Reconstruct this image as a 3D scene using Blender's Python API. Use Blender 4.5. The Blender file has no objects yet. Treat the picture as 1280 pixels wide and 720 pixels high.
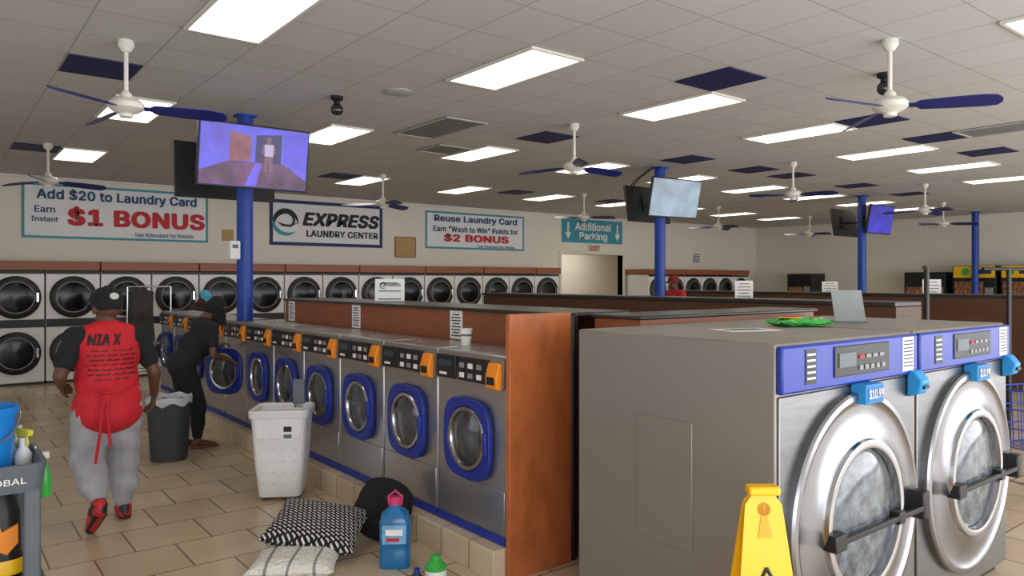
import bpy,bmesh,math,random,os
from mathutils import Vector,Matrix
from mathutils.bvhtree import BVHTree
R=math.radians; PI=math.pi
random.seed(3)
S=bpy.context.scene; C=S.collection
try:
    S.view_settings.view_transform='Standard'
except Exception: pass
# ------------------------------------------------------------------ camera
H=1.7; FP=930.0; HZ=350.0; AN=R(38.1); sA=math.sin(AN); cA=math.cos(AN)
cd=bpy.data.cameras.new('camera'); cam=bpy.data.objects.new('camera',cd); C.objects.link(cam)
cam.location=(0,0,H); cam.rotation_euler=(PI/2,0,-AN)
cd.sensor_width=36; cd.lens=FP/1280*36; cd.shift_y=-(360-HZ)/1280.0; cd.clip_start=.05; cd.clip_end=200
S.camera=cam
def ray(px):
    u=(px-640)/FP; return sA+u*cA, cA-u*sA
def atY(px,py,Y):
    dx,dy=ray(px); t=Y/dy; return Vector((dx*t,Y,H-(py-HZ)/FP*t))
def atX(px,py,X):
    dx,dy=ray(px); t=X/dx; return Vector((X,dy*t,H-(py-HZ)/FP*t))
CEIL=3.5; YB=15.2; XR=22.75
# ------------------------------------------------------------------ materials
def lin(c):
    return tuple(((v/255)/12.92 if v/255<=.04045 else ((v/255+.055)/1.055)**2.4) for v in c)+(1,)
_m={}
def M(name,rgb,rough=.5,metal=0,noise=.08,scale=6,emit=0,bump=0,spec=.5,stretch=(1,1,1),trans=0,rgb2=None):
    if name in _m: return _m[name]
    m=bpy.data.materials.new(name); m.use_nodes=True; nt=m.node_tree; n=nt.nodes; L=nt.links
    b=n['Principled BSDF']; b.inputs['Roughness'].default_value=rough; b.inputs['Metallic'].default_value=metal
    b.inputs['Specular IOR Level'].default_value=spec; b.inputs['Transmission Weight'].default_value=trans
    tc=n.new('ShaderNodeTexCoord'); mp=n.new('ShaderNodeMapping'); mp.inputs['Scale'].default_value=stretch
    nz=n.new('ShaderNodeTexNoise'); nz.inputs['Scale'].default_value=scale; nz.inputs['Detail'].default_value=3
    L.new(tc.outputs['Object'],mp.inputs[0]); L.new(mp.outputs[0],nz.inputs['Vector'])
    rp=n.new('ShaderNodeValToRGB'); c=lin(rgb)
    rp.color_ramp.elements[0].position=.3; rp.color_ramp.elements[1].position=.7
    rp.color_ramp.elements[0].color=tuple(v*(1-noise) for v in c[:3])+(1,)
    rp.color_ramp.elements[1].color=tuple(min(1,v*(1+noise)) for v in c[:3])+(1,)
    if rgb2:
        rp.color_ramp.elements[0].position=.44; rp.color_ramp.elements[1].position=.5; rp.color_ramp.elements[0].color=lin(rgb2); rp.color_ramp.elements[1].color=c
    L.new(nz.outputs['Fac'],rp.inputs[0]); L.new(rp.outputs[0],b.inputs['Base Color'])
    if emit:
        L.new(rp.outputs[0],b.inputs['Emission Color']); b.inputs['Emission Strength'].default_value=emit
    if bump:
        bp=n.new('ShaderNodeBump'); bp.inputs['Strength'].default_value=bump; bp.inputs['Distance'].default_value=.01
        L.new(nz.outputs['Fac'],bp.inputs['Height']); L.new(bp.outputs[0],b.inputs['Normal'])
    _m[name]=m; return m
def brick(name,c1,c2,cm,w,h,mortar,off,rough,ox=0,oy=0,noise=.25,bump=.2,spec=.5,nscale=2.0,rot=0):
    m=bpy.data.materials.new(name); m.use_nodes=True; nt=m.node_tree; n=nt.nodes; L=nt.links
    b=n['Principled BSDF']; b.inputs['Roughness'].default_value=rough; b.inputs['Specular IOR Level'].default_value=spec
    tc=n.new('ShaderNodeTexCoord'); mp=n.new('ShaderNodeMapping'); mp.inputs['Location'].default_value=(-ox,-oy,0); mp.inputs['Rotation'].default_value=(0,0,rot)
    br=n.new('ShaderNodeTexBrick'); br.offset=off; br.squash=1
    br.inputs['Color1'].default_value=lin(c1); br.inputs['Color2'].default_value=lin(c2); br.inputs['Mortar'].default_value=lin(cm)
    br.inputs['Scale'].default_value=1; br.inputs['Mortar Size'].default_value=mortar; br.inputs['Brick Width'].default_value=w; br.inputs['Row Height'].default_value=h
    br.inputs['Mortar Smooth'].default_value=.1
    L.new(tc.outputs['Object'],mp.inputs[0]); L.new(mp.outputs[0],br.inputs['Vector'])
    nz=n.new('ShaderNodeTexNoise'); nz.inputs['Scale'].default_value=nscale; nz.inputs['Detail'].default_value=5
    L.new(tc.outputs['Object'],nz.inputs['Vector'])
    mx=n.new('ShaderNodeMix'); mx.data_type='RGBA'; mx.blend_type='OVERLAY'; mx.inputs['Factor'].default_value=noise
    L.new(br.outputs['Color'],mx.inputs['A']); L.new(nz.outputs['Fac'],mx.inputs['B']); L.new(mx.outputs['Result'],b.inputs['Base Color'])
    bp=n.new('ShaderNodeBump'); bp.inputs['Strength'].default_value=bump; bp.inputs['Distance'].default_value=.004; bp.invert=True
    L.new(br.outputs['Fac'],bp.inputs['Height']); L.new(bp.outputs[0],b.inputs['Normal'])
    return m
m_floor=brick('floor_tile',(206,186,157),(194,172,143),(122,104,85),.46,.46,.006,.5,.24,.1,.05,noise=.2)
m_ceil=brick('ceiling_tile',(202,202,200),(197,197,195),(166,166,164),.555,.6035,.006,0,.9,1.7-.2775,5-.6035,noise=.06,bump=.1,spec=.1,nscale=30)
m_plinth=brick('plinth_tile',(206,188,160),(196,176,148),(136,118,98),.3,.3,.006,0,.4)
m_wall=M('wall_paint',(230,224,212),.85,noise=.02,scale=1)
m_beige=M('corridor_paint',(226,219,203),.85,noise=.02)
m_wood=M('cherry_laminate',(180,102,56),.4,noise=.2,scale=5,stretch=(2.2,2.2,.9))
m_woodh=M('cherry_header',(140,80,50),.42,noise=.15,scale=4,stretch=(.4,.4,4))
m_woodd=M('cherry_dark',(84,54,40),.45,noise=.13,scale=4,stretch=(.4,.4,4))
m_dark=M('black_plastic',(20,20,22),.45)
m_darkcap=M('dark_counter_top',(48,45,43),.3,noise=.15)
m_steel=M('stainless_steel',(182,182,184),.3,.85,noise=.05,scale=3,stretch=(1,1,18))
m_steeld=M('steel_side',(144,137,129),.4,.5,noise=.02,scale=1.5,stretch=(1,1,3))
m_bfront=M('big_front_steel',(132,132,134),.36,1,noise=.1,scale=3,stretch=(1,1,14))
m_bdoor=M('door_steel',(148,148,151),.26,1,noise=.14,scale=4)
m_steelp=M('polished_steel',(190,190,194),.18,1,noise=.04)
m_white=M('white_enamel',(222,222,220),.35,noise=.03)
m_fanw=M('fan_white',(224,221,211),.4,noise=.03)
m_blue=M('blue_plastic',(22,46,150),.4,noise=.06)
m_dblue=M('door_blue',(20,42,140),.45,noise=.06)
m_pblue=M('post_blue_paint',(20,62,158),.45,noise=.08)
m_navy=M('navy_paint',(18,28,84),.6,noise=.08)
m_blade=M('navy_blade',(22,34,108),.35,noise=.08)
m_vent=M('vent_grey',(140,140,140),.6,noise=.05)
m_ventb=M('vent_backing',(74,74,76),.7,noise=.05)
m_ventf=M('vent_frame',(178,178,175),.6,noise=.05)
m_glass=M('dark_glass',(58,62,66),.08,noise=.6,scale=5,spec=.9)
m_glassd=M('black_glass',(26,28,32),.06,noise=.6,scale=4,spec=.9)
m_glassb=M('dryer_glass',(13,14,17),.14,noise=.5,scale=4,spec=.3)
m_orange=M('orange_plastic',(240,140,20),.4)
m_cyan=M('cyan_plastic',(40,140,205),.4)
m_paper=M('paper_white',(236,236,232),.8,noise=.02)
m_ink=M('ink_dark',(40,42,48),.8)
m_green=M('green_plastic',(60,175,70),.3,noise=.15)
m_grey=M('grey_plastic',(92,100,106),.5)
m_teal=M('teal_vinyl',(60,150,170),.6,noise=.03)
m_lcd=M('dark_lcd',(40,66,78),.25)
m_snavy=M('sign_navy',(28,44,100),.6,noise=.03)
m_sblue=M('sign_deep_teal',(26,74,118),.6,noise=.03)
m_sred=M('sign_red',(196,28,42),.6,noise=.03)
m_sblack=M('sign_black',(24,24,30),.6,noise=.03)
m_banner=M('banner_vinyl',(232,234,236),.6,noise=.02)
m_lamp=M('lamp_diffuser',(255,248,230),.6,noise=.01,emit=4.6)
m_yellow=M('yellow_plastic',(245,190,20),.4,noise=.05)
m_tan=M('tan_board',(186,150,100),.7)
# ------------------------------------------------------------------ mesh builder
class MB:
    def __init__(s): s.b=bmesh.new()
    def box(s,x0,x1,y0,y1,z0,z1):
        v=[s.b.verts.new(p) for p in ((x0,y0,z0),(x1,y0,z0),(x1,y1,z0),(x0,y1,z0),(x0,y0,z1),(x1,y0,z1),(x1,y1,z1),(x0,y1,z1))]
        for f in ((0,3,2,1),(4,5,6,7),(0,1,5,4),(1,2,6,5),(2,3,7,6),(3,0,4,7)): s.b.faces.new([v[i] for i in f])
        return s
    def loft(s,loops,c0=True,c1=True):
        vs=[[s.b.verts.new(p) for p in l] for l in loops]; n=len(vs[0])
        for a,b in zip(vs,vs[1:]):
            for i in range(n): s.b.faces.new((a[i],a[(i+1)%n],b[(i+1)%n],b[i]))
        if c0: s.b.faces.new(list(reversed(vs[0])))
        if c1: s.b.faces.new(vs[-1])
        return s
    def cyl(s,p0,p1,r0,r1=None,seg=14,caps=True):
        r1=r0 if r1 is None else r1; p0=Vector(p0); p1=Vector(p1); d=(p1-p0).normalized()
        a=d.orthogonal().normalized(); b=d.cross(a)
        lo=[[p+(a*math.cos(2*PI*i/seg)+b*math.sin(2*PI*i/seg))*r for i in range(seg)] for p,r in ((p0,r0),(p1,r1))]
        return s.loft(lo,caps,caps)
    def tube(s,pts,r,seg=8):
        pts=[Vector(p) for p in pts]; d=(pts[1]-pts[0]).normalized(); a=d.orthogonal().normalized(); lo=[]
        for k,p in enumerate(pts):
            q=pts[min(k+1,len(pts)-1)]-pts[max(k-1,0)]; d=q.normalized(); a=(a-d*a.dot(d)).normalized(); b=d.cross(a)
            lo.append([p+(a*math.cos(2*PI*i/seg)+b*math.sin(2*PI*i/seg))*r for i in range(seg)])
        return s.loft(lo)
    def lathe(s,prof,c=(0,0,0),axis='z',seg=32,c0=True,c1=True):
        c=Vector(c); lo=[]
        for r,h in prof:
            r=max(r,.0005)
            if axis=='z': lo.append([c+Vector((r*math.cos(2*PI*i/seg),r*math.sin(2*PI*i/seg),h)) for i in range(seg)])
            else: lo.append([c+Vector((r*math.cos(2*PI*i/seg),h,r*math.sin(2*PI*i/seg))) for i in range(seg)])
        return s.loft(lo,c0,c1)
    def ell(s,c,r,mt=None,seg=16):
        q=Matrix.Translation(Vector(c))@Matrix.Diagonal((r[0],r[1],r[2],1))
        if mt is not None: q=mt@q
        bmesh.ops.create_uvsphere(s.b,u_segments=seg,v_segments=max(8,seg*3//4),radius=1,matrix=q); return s
    def cap(s,p0,p1,r0,r1=None,seg=12):
        r1=r0 if r1 is None else r1
        s.cyl(p0,p1,r0,r1,seg); s.ell(p0,(r0,)*3,seg=seg); s.ell(p1,(r1,)*3,seg=seg); return s
    def prism(s,pts,ext):
        ext=Vector(ext); return s.loft([[Vector(p) for p in pts],[Vector(p)+ext for p in pts]])
    def mesh(s,name,smooth=True,ang=38):
        bmesh.ops.recalc_face_normals(s.b,faces=s.b.faces[:])
        for f in s.b.faces: f.smooth=smooth
        for e in s.b.edges:
            if len(e.link_faces)==2 and e.calc_face_angle(0)>R(ang): e.smooth=False
        me=bpy.data.meshes.new(name); s.b.to_mesh(me); s.b.free(); return me
    def build(s,name,mat,parent=None,loc=(0,0,0),rot=(0,0,0),smooth=True,bevel=0):
        return link(name,s.mesh(name,smooth),mat,parent,loc,rot,bevel)
def link(name,me,mat,parent=None,loc=(0,0,0),rot=(0,0,0),bevel=0):
    o=bpy.data.objects.new(name,me); C.objects.link(o); o.parent=parent; o.location=loc; o.rotation_euler=rot
    if not me.materials: me.materials.append(mat)
    if bevel:
        b=o.modifiers.new('bevel','BEVEL'); b.width=bevel; b.segments=2; b.limit_method='ANGLE'; b.angle_limit=R(40)
    return o
def tag(o,label,cat,group=None):
    o['label']=label; o['category']=cat
    if group: o['group']=group
    return o
def thing(name,label,cat,loc=(0,0,0),rz=0,group=None):
    o=bpy.data.objects.new(name,None); C.objects.link(o); o.empty_display_size=.1
    o.location=loc; o.rotation_euler=(0,0,rz); return tag(o,label,cat,group)
def struct(name,mb,mat,bevel=0):
    o=mb.build(name,mat,bevel=bevel); o['kind']='structure'; return o
def dup(root,loc,rz,label):
    r=root.copy(); C.objects.link(r); r.location=loc; r.rotation_euler=(0,0,rz); r['label']=label
    for ch in list(root.children):
        c=ch.copy(); C.objects.link(c); c.parent=r
        for g in list(ch.children):
            d=g.copy(); C.objects.link(d); d.parent=c
    return r
def rr(w,d,r,z,n=5,cx=0,cy=0):
    o=[]; 
    for k,(sx,sy) in enumerate(((1,1),(-1,1),(-1,-1),(1,-1))):
        for i in range(n+1):
            a=PI/2*k+PI/2*i/n; o.append((cx+sx*(w/2-r)+r*math.cos(a),cy+sy*(d/2-r)+r*math.sin(a),z))
    return o
FONT=None
try:
    fd=bpy.utils.system_resource('DATAFILES',path='fonts')
    for fn in ('Inter.woff2','DejaVuSans.woff2','droidsans.ttf'):
        p=os.path.join(fd,fn)
        if fd and os.path.exists(p): FONT=bpy.data.fonts.load(p); break
except Exception: FONT=None
def text_mesh(s,width=None,height=None,off=0,shear=0,flat=False):
    # off = stroke emboldening in em: the glyph mesh is thickened by shifted layers, each a little in front of the last
    cu=bpy.data.curves.new('lettering','FONT'); cu.body=s; cu.size=1; cu.shear=shear; cu.resolution_u=3; cu.space_character=1+off*1.2
    if FONT: cu.font=FONT
    ob=bpy.data.objects.new('lettering',cu); C.objects.link(ob)
    dg=bpy.context.evaluated_depsgraph_get(); me=bpy.data.meshes.new_from_object(ob.evaluated_get(dg))
    bpy.data.objects.remove(ob); bpy.data.curves.remove(cu)
    if off:
        vs=[v.co.copy() for v in me.vertices]; fs=[tuple(p.vertices) for p in me.polygons]; V2=[];F2=[]
        for q,(dx,dy) in enumerate(((-.7,.7),(.7,.7),(-.7,-.7),(.7,-.7),(0,.7),(0,-.7),(-1,0),(1,0),(0,0))):
            b0_=len(V2); V2+=[(v.x+dx*off,v.y+dy*off,q) for v in vs]; F2+=[tuple(i+b0_ for i in f) for f in fs]
        me=bpy.data.meshes.new('lettering'); me.from_pydata(V2,[],F2); me.update()
    xs=[v.co.x for v in me.vertices]; ys=[v.co.y for v in me.vertices]
    x0,x1,y0,y1=min(xs),max(xs),min(ys),max(ys)
    sx=width/(x1-x0) if width else None; sy=height/(y1-y0) if height else None
    sx=sx or sy; sy=sy or sx; st=min(.0012,max(.0002,.004*sy))
    for v in me.vertices: v.co=((v.co.x-(x0+x1)/2)*sx,(v.co.y-(y0+y1)/2)*sy,v.co.z*st)
    me.materials.clear(); return me
def text(s,mat,parent,loc,width=None,height=None,off=0,shear=0,rot=(PI/2,0,0),name='lettering'):
    return link(name,text_mesh(s,width,height,off,shear),mat,parent,loc,rot)
ORD=['first','second','third','fourth','fifth','sixth','seventh','eighth','ninth','tenth','eleventh','twelfth','thirteenth','fourteenth','fifteenth','sixteenth']
# ------------------------------------------------------------------ room shell
struct('floor',MB().box(-4.2,XR+.2,-2.5,19,-.1,0),m_floor)
struct('ceiling',MB().box(-4.2,XR+.2,-2.5,YB+.2,CEIL,CEIL+.1),m_ceil)
D0,D1,DZ=13.62,16.05,2.42
w=MB().box(-4,D0,YB,YB+.2,0,CEIL).box(D1,XR+.2,YB,YB+.2,0,CEIL).box(D0,D1,YB,YB+.2,DZ,CEIL)
struct('wall_back',w,m_wall)
struct('wall_right',MB().box(XR,XR+.2,-2.5,YB,0,CEIL),m_wall)
w=MB().box(-4.2,-4,-2.5,YB+.2,0,.5).box(-4.2,-4,-2.5,YB+.2,3.0,CEIL)
for y0,y1 in ((-2.5,-2.2),(1.6,1.9),(5.7,6.0),(9.8,YB+.2)): w.box(-4.2,-4,y0,y1,.5,3.0)  # wall out of view; gaps between these piers added to let daylight in
struct('wall_left',w,m_wall)
w=MB().box(D0-.6,D1+3,17.2,17.4,0,3).box(D0-.8,D0-.6,YB+.2,17.4,0,3).box(D1+3,D1+3.2,YB+.2,17.4,0,3).box(D0-.8,D1+3.2,YB+.2,17.4,2.9,3)
struct('wall_corridor',w,m_beige)
w=MB().box(D0-.08,D0,YB-.03,YB+.2,0,DZ+.08).box(D1,D1+.08,YB-.03,YB+.2,0,DZ+.08).box(D0,D1,YB-.03,YB+.2,DZ,DZ+.08)
struct('trim_1',w,m_beige)
struct('trim_2',MB().box(-4,XR,YB-.05,YB,CEIL-.04,CEIL).box(XR-.05,XR,-2.5,YB-.05,CEIL-.04,CEIL),m_fanw)
struct('baseboard_right',MB().box(XR-.03,XR,-2.5,YB,0,.12),m_dark)
# ------------------------------------------------------------------ ceiling lights
lt=thing('ceiling_light','x','ceiling light',(0,0,0),0,'fluorescent ceiling light panels')
w=MB()
for a in ((-.275,.275,-.6,-.575),(-.275,.275,.575,.6),(-.275,-.25,-.575,.575),(.25,.275,-.575,.575)): w.box(*a,-.022,-.001)
w.build('frame',m_fanw,lt); MB().box(-.25,.25,-.575,.575,-.014,-.003).build('diffuser',m_lamp,lt)
first=True
for ry,ks,rn in ((1.38,[2],None),(5.0,range(7),'nearest long row'),(8.62,range(9),'middle row'),(12.24,range(9),'row farthest back')):
    for i,k in enumerate(ks):
        lab='fluorescent ceiling light cut by the top right corner of the photo' if rn is None else 'lit rectangular ceiling light, %s from the left in the %s'%(ORD[i],rn)
        p=(1.7+2.22*k,ry,CEIL)
        if first: lt.location=p; lt['label']=lab; first=False
        else: dup(lt,p,0,lab)
# navy ceiling tiles
nt=None
rows=[('nearest row',4.095,[7,12,15,18]),('middle row',7.11,[-1,8,13,16,18,22,26]),('back row',11.94,[-1,7,14,19,23])]
for rn,yy,cells in rows:
    for q,i in enumerate(cells):
        lab='navy blue ceiling tile, %s from the left in the %s of navy tiles'%(ORD[q],rn); p=(1.7+.555*i,yy,CEIL)
        if nt is None:
            nt=tag(MB().box(-.27,.27,-.295,.295,-.012,-.001).build('ceiling_tile',m_navy,bevel=.003),lab,'ceiling tile','navy ceiling tiles'); nt.location=p
        else: dup(nt,p,0,lab)
# vents
def vent(x,y,w_,d_,lab):
    t=thing('ceiling_vent',lab,'vent',(x,y,CEIL),0,'ceiling air vents')
    MB().box(-w_/2,w_/2,-d_/2,d_/2,-.006,-.001).build('backing',m_ventb,t)
    f=MB()
    for a in ((-w_/2,w_/2,-d_/2,-d_/2+.03),(-w_/2,w_/2,d_/2-.03,d_/2),(-w_/2,-w_/2+.03,-d_/2+.03,d_/2-.03),(w_/2-.03,w_/2,-d_/2+.03,d_/2-.03)): f.box(*a,-.02,-.006)
    f.build('frame',m_ventf,t)
    g=MB(); n=int(w_/.075)
    for k in range(n):
        x0=-w_/2+.03+k*(w_-.06)/n; g.box(x0,x0+.042,-d_/2+.03,d_/2-.03,-.012,-.006)
    g.build('grille',m_vent,t)
vent(4.75,7.45,.56,1.19,'large louvred ceiling vent in front of the middle light row')
vent(5.58,8.62,.54,.6,'small square ceiling vent behind the large louvred vent')
vent(10.02,3.3,.56,1.0,'louvred ceiling vent near the right edge of the photo')
t=thing('ceiling_speaker','round white flush ceiling speaker between two light panels','speaker',(3.54,6.27,CEIL))
MB().lathe([(.13,-.001),(.13,-.012),(.11,-.018),(.0,-.018)]).build('grille',m_ventf,t); MB().lathe([(.15,-.001),(.15,-.009),(.13,-.009)],c1=False).build('rim',m_ventf,t)
def dome(x,y,lab):
    t=thing('security_camera',lab,'security camera',(x,y,CEIL))
    MB().lathe([(.06,-.001),(.06,-.03),(.03,-.05),(.03,-.09)]).build('mount',m_dark,t)
    MB().ell((0,0,-.13),(.062,.062,.06)).build('dome',m_glassd,t)
dome(3.15,6.8,'black dome security camera hanging between the two nearest screens')
dome(6.55,3.1,'black dome security camera behind the largest right-hand fan')
# ------------------------------------------------------------------ fans
fan=thing('ceiling_fan','x','ceiling fan',(0,0,0),0,'three-blade ceiling fans')
MB().lathe([(.055,0),(.06,-.04),(.03,-.085),(.014,-.09)]).build('canopy',m_fanw,fan)
MB().cyl((0,0,-.08),(0,0,-.42),.016).build('rod',m_fanw,fan)
MB().lathe([(.02,-.38),(.04,-.40),(.045,-.43),(.1,-.445),(.125,-.475),(.125,-.51),(.09,-.535),(.05,-.55),(.045,-.575),(0,-.58)]).build('motor',m_fanw,fan)
for k in range(3):
    w=MB(); pts=[]
    for x,hw,z in ((.1,.02,-.5),(.17,.022,-.502),(.2,.05,-.505),(.4,.062,-.512),(.6,.066,-.52),(.68,.055,-.524),(.71,.02,-.526)):
        pts.append([(x,-hw,z+hw*.4),(x,hw,z-hw*.4),(x,hw,z-hw*.4-.008),(x,-hw,z+hw*.4-.008)])
    w.loft(pts); w.build('blade',m_blade,fan,rot=(0,0,2*PI*k/3))
fans=[(1.17,6.2,-20,'nearest ceiling fan at left, above the man in the red vest'),(1.24,11.5,10,'small ceiling fan at far left, in front of the back wall banner'),
(6.1,11.35,25,'ceiling fan above the black-and-white wave logo banner'),(5.86,6.31,-5,'ceiling fan in the middle, between the two nearest blue posts'),
(5.67,2.64,-68,'largest ceiling fan at right, above the big washers'),(10.4,6.3,30,'ceiling fan between the second and third blue posts'),
(10.74,11.27,50,'small ceiling fan above the teal parking sign'),(15.2,11.2,15,'small distant ceiling fan right of the second blue post'),
(14.7,6.2,0,'ceiling fan just right of the third blue post'),(18.5,7.4,40,'small ceiling fan behind, nearest the fourth blue post'),(19.5,11.3,20,'smallest distant ceiling fan left of the third blue post')]
for i,(x,y,a,l) in enumerate(fans):
    if i==0: fan.location=(x,y,CEIL); fan.rotation_euler.z=R(a); fan['label']=l
    else: dup(fan,(x,y,CEIL),R(a),l)
# ------------------------------------------------------------------ posts
posts=[(2.72,8.2,'nearest blue steel post rising behind the small washer fronts'),(9.2,7.9,'second blue steel post with pale grey screen'),
(15.7,7.9,'third blue steel post with blue screen, farther right'),(21.72,7.9,'farthest blue steel post near the right wall')]
for i,(x,y,l) in enumerate(posts):
    t=thing('post',l,'post',(x,y,0),0,'blue roof posts'); z0=.17 if i==0 else 0; bw=.09 if i==0 else .11
    MB().cyl((0,0,z0+.02),(0,0,CEIL-.02),.085,seg=24).build('shaft',m_pblue,t); MB().box(-bw,bw,-bw,bw,z0,z0+.02).build('base_plate',m_pblue,t); MB().box(-.1,.1,-.1,.1,CEIL-.02,CEIL-.001).build('top_plate',m_pblue,t)
# ------------------------------------------------------------------ televisions
def scr(name,rgb,emit,noise=.3): return M(name,rgb,.2,noise=noise,scale=2.5,emit=emit)
def tv(x,y,z,rz,tilt,sm,lab,py,w_=1.02,h_=.6):
    t=thing('television',lab,'television',(x,y,z),rz)
    MB().box(-w_/2,w_/2,0,.05,-h_/2,h_/2).build('casing',m_dark,t,rot=(tilt,0,0),bevel=.008)
    s=MB().box(-w_/2+.018,w_/2-.018,-.003,-.0005,-h_/2+.022,h_/2-.018).build('screen',sm,t,rot=(tilt,0,0))
    b=MB().box(-.16,.16,.05,.07,-.14,.14); b.build('back_plate',m_dark,t,rot=(tilt,0,0))
    MB().cyl((0,.06,0),(0,py,0),.025).cyl((0,py-.02,-.1),(0,py-.02,.1),.04).build('bracket',m_dark,t)
    return t,s
t,s=tv(2.6,7.52,2.94,0,R(9),scr('screen_violet',(62,54,190),.65,.4),'wide lit television showing a violet picture on the nearest post',.58,1.12,.64)
e1=M('screen_floor',(86,50,86),.3,emit=.45,noise=.6,scale=5); e2=M('screen_pale',(170,155,190),.3,emit=.5); e3=M('screen_orange',(128,70,84),.3,emit=.45,noise=.4); e4=M('screen_dark',(36,28,92),.3,emit=.3); e5=M('screen_lilac',(92,78,205),.3,emit=.55,noise=.45,scale=3); e6=M('screen_skin',(110,74,96),.3,emit=.4)
MB().prism([(-.54,-.004,-.295),(.54,-.004,-.295),(.54,-.004,-.2),(.3,-.004,-.05),(-.25,-.004,-.05),(-.54,-.004,-.17)],(0,-.0005,0)).build('picture_floor',e1,s,smooth=False)
MB().prism([(-.26,-.005,-.05),(-.05,-.005,-.04),(-.05,-.005,.2),(-.26,-.005,.24)],(0,-.0005,0)).build('picture_counter',e3,s,smooth=False)
MB().prism([(.0,-.005,-.05),(.26,-.005,-.05),(.26,-.005,.25),(.0,-.005,.22)],(0,-.0005,0)).build('picture_doorway',e4,s,smooth=False)
MB().prism([(-.54,-.005,.0),(-.3,-.005,.02),(-.3,-.005,.26),(-.54,-.005,.29)],(0,-.0005,0)).build('picture_wall',e5,s,smooth=False)
MB().prism([(.3,-.005,-.02),(.54,-.005,-.12),(.54,-.005,.29),(.3,-.005,.26)],(0,-.0005,0)).build('picture_wall',scr('screen_deep',(58,40,190),.5),s,smooth=False)
MB().prism([(-.1,-.006,-.29),(.02,-.006,-.29),(.06,-.006,-.06),(.0,-.006,-.06)],(0,-.0005,0)).build('picture_reflection',e5,s,smooth=False)
MB().prism([(.09,-.006,-.14),(.12,-.006,-.14),(.13,-.006,-.02),(.145,-.006,-.14),(.175,-.006,-.14),(.175,-.006,.02),(.2,-.006,.06),(.185,-.006,.14),(.15,-.006,.15),(.155,-.006,.2),(.13,-.006,.215),(.105,-.006,.2),(.11,-.006,.15),(.07,-.006,.135),(.06,-.006,.05),(.09,-.006,.02)],(0,-.0005,0)).build('picture_figure',e6,s,smooth=False)
MB().prism([(.09,-.007,.02),(.175,-.007,.02),(.18,-.007,.14),(.085,-.007,.135)],(0,-.0005,0)).build('picture_shirt',e2,s,smooth=False)
dk=scr('screen_off',(18,18,22),.02)
tv(2.7,8.84,2.94,PI,R(9),dk,'black television facing away behind the violet screen',.55,1.12,.64)
tv(9.0,7.42,2.95,R(-6),R(12),scr('screen_pale_blue',(120,140,158),.45,.45),'television with pale grey-blue picture on the second post',.4)
tv(9.46,8.42,2.95,PI,R(10),dk,'dark television facing away on the second post',.4)
tv(15.55,7.42,2.95,0,R(10),scr('screen_blue',(48,46,170),.55,.45),'television with deep blue picture on the third post',.4)
tv(15.9,8.42,2.95,PI,R(10),dk,'dark television facing away on the third post',.4)
tag(MB().tube([(9.05,7.9,3.49),(8.95,7.95,3.4),(8.9,8.1,3.3),(8.98,8.3,3.2),(9.05,8.33,3.1)],.012).tube([(9.0,7.85,3.49),(8.86,7.9,3.4),(8.84,8.12,3.28),(8.92,8.33,3.15)],.01).build('cable',m_dark),'black cables dangling from ceiling to the second post screens','cable')
t=thing('control_box','white control box on the left side of the nearest blue post','control box',(2.58,8.13,2.02)); MB().box(-.055,.055,-.05,.04,-.1,.1).build('cover',m_white,t,bevel=.01); MB().box(-.03,.03,-.053,-.05,.02,.06).build('display',m_grey,t)
# ------------------------------------------------------------------ wall signs
def sign(name,lab,px0,px1,pt,pb,border,bw,board=m_banner):
    a=atY(px0,HZ,YB-.03); b=atY(px1,HZ,YB-.03); m_=(px0+px1)/2
    zt=atY(m_,pt,YB-.03).z; zb=atY(m_,pb,YB-.03).z; W=b.x-a.x; h=zt-zb
    t=thing(name,lab,'sign',((a.x+b.x)/2,YB-.001,(zt+zb)/2))
    MB().box(-W/2,W/2,-.025,0,-h/2,h/2).build('board',board,t)
    if border:
        f=MB(); 
        for q in ((-W/2,W/2,h/2-bw,h/2),(-W/2,W/2,-h/2,-h/2+bw),(-W/2,-W/2+bw,-h/2+bw,h/2-bw),(W/2-bw,W/2,-h/2+bw,h/2-bw)): f.box(q[0],q[1],-.032,-.025,q[2],q[3])
        f.build('border',border,t)
    return t,W,h
TY=-.03
def arc(c,r,th,a0,a1,y,n=28):
    o=[];i_=[]
    for k in range(n+1):
        f=k/n; a=R(a0+(a1-a0)*f); q=max(.002,th*math.sin(PI*f)**.8)
        o.append((c[0]+r*math.cos(a),y,c[1]+r*math.sin(a))); i_.append((c[0]+(r-q)*math.cos(a),y,c[1]+(r-q)*math.sin(a)))
    return o+i_[::-1]
def logo(t,x,z,r,y=TY,k=1):
    MB().prism(arc((x,z),r,r*.42,215,-10,y),(0,-.002,0)).build('emblem',m_sblack,t,smooth=False)
    MB().prism(arc((x,z-.06*r),r*1.02,r*.3,165,322,y-.002),(0,-.002,0)).build('emblem',m_teal,t,smooth=False)
    MB().prism(arc((x+r*.34,z+.12*r),r*.42,r*.2,110,-110,y-.001),(0,-.002,0)).build('emblem',m_sblack,t,smooth=False)
    MB().prism([(x-.7*r,y-.003,z-.02*r),(x-.25*r,y-.003,z-.36*r),(x+.4*r,y-.003,z-.4*r),(x+1.2*r,y-.003,z+.1*r),(x+.5*r,y-.003,z-.24*r),(x-.1*r,y-.003,z-.2*r)],(0,-.001,0)).build('emblem',m_sblack,t,smooth=False)
t,W,h=sign('wall_banner','white teal-edged banner offering a one dollar bonus, at far left',27,260,235,300,m_teal,.04)
text('Add $20 to Laundry Card',m_sblue,t,(0,TY,h*.3),width=W*.86,height=h*.25,off=.03)
text('Earn',m_sblue,t,(-W*.39,TY,h*.03),width=W*.1,off=.02); text('Instant',m_sblue,t,(-W*.39,TY,-h*.15),width=W*.13,off=.02)
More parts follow.
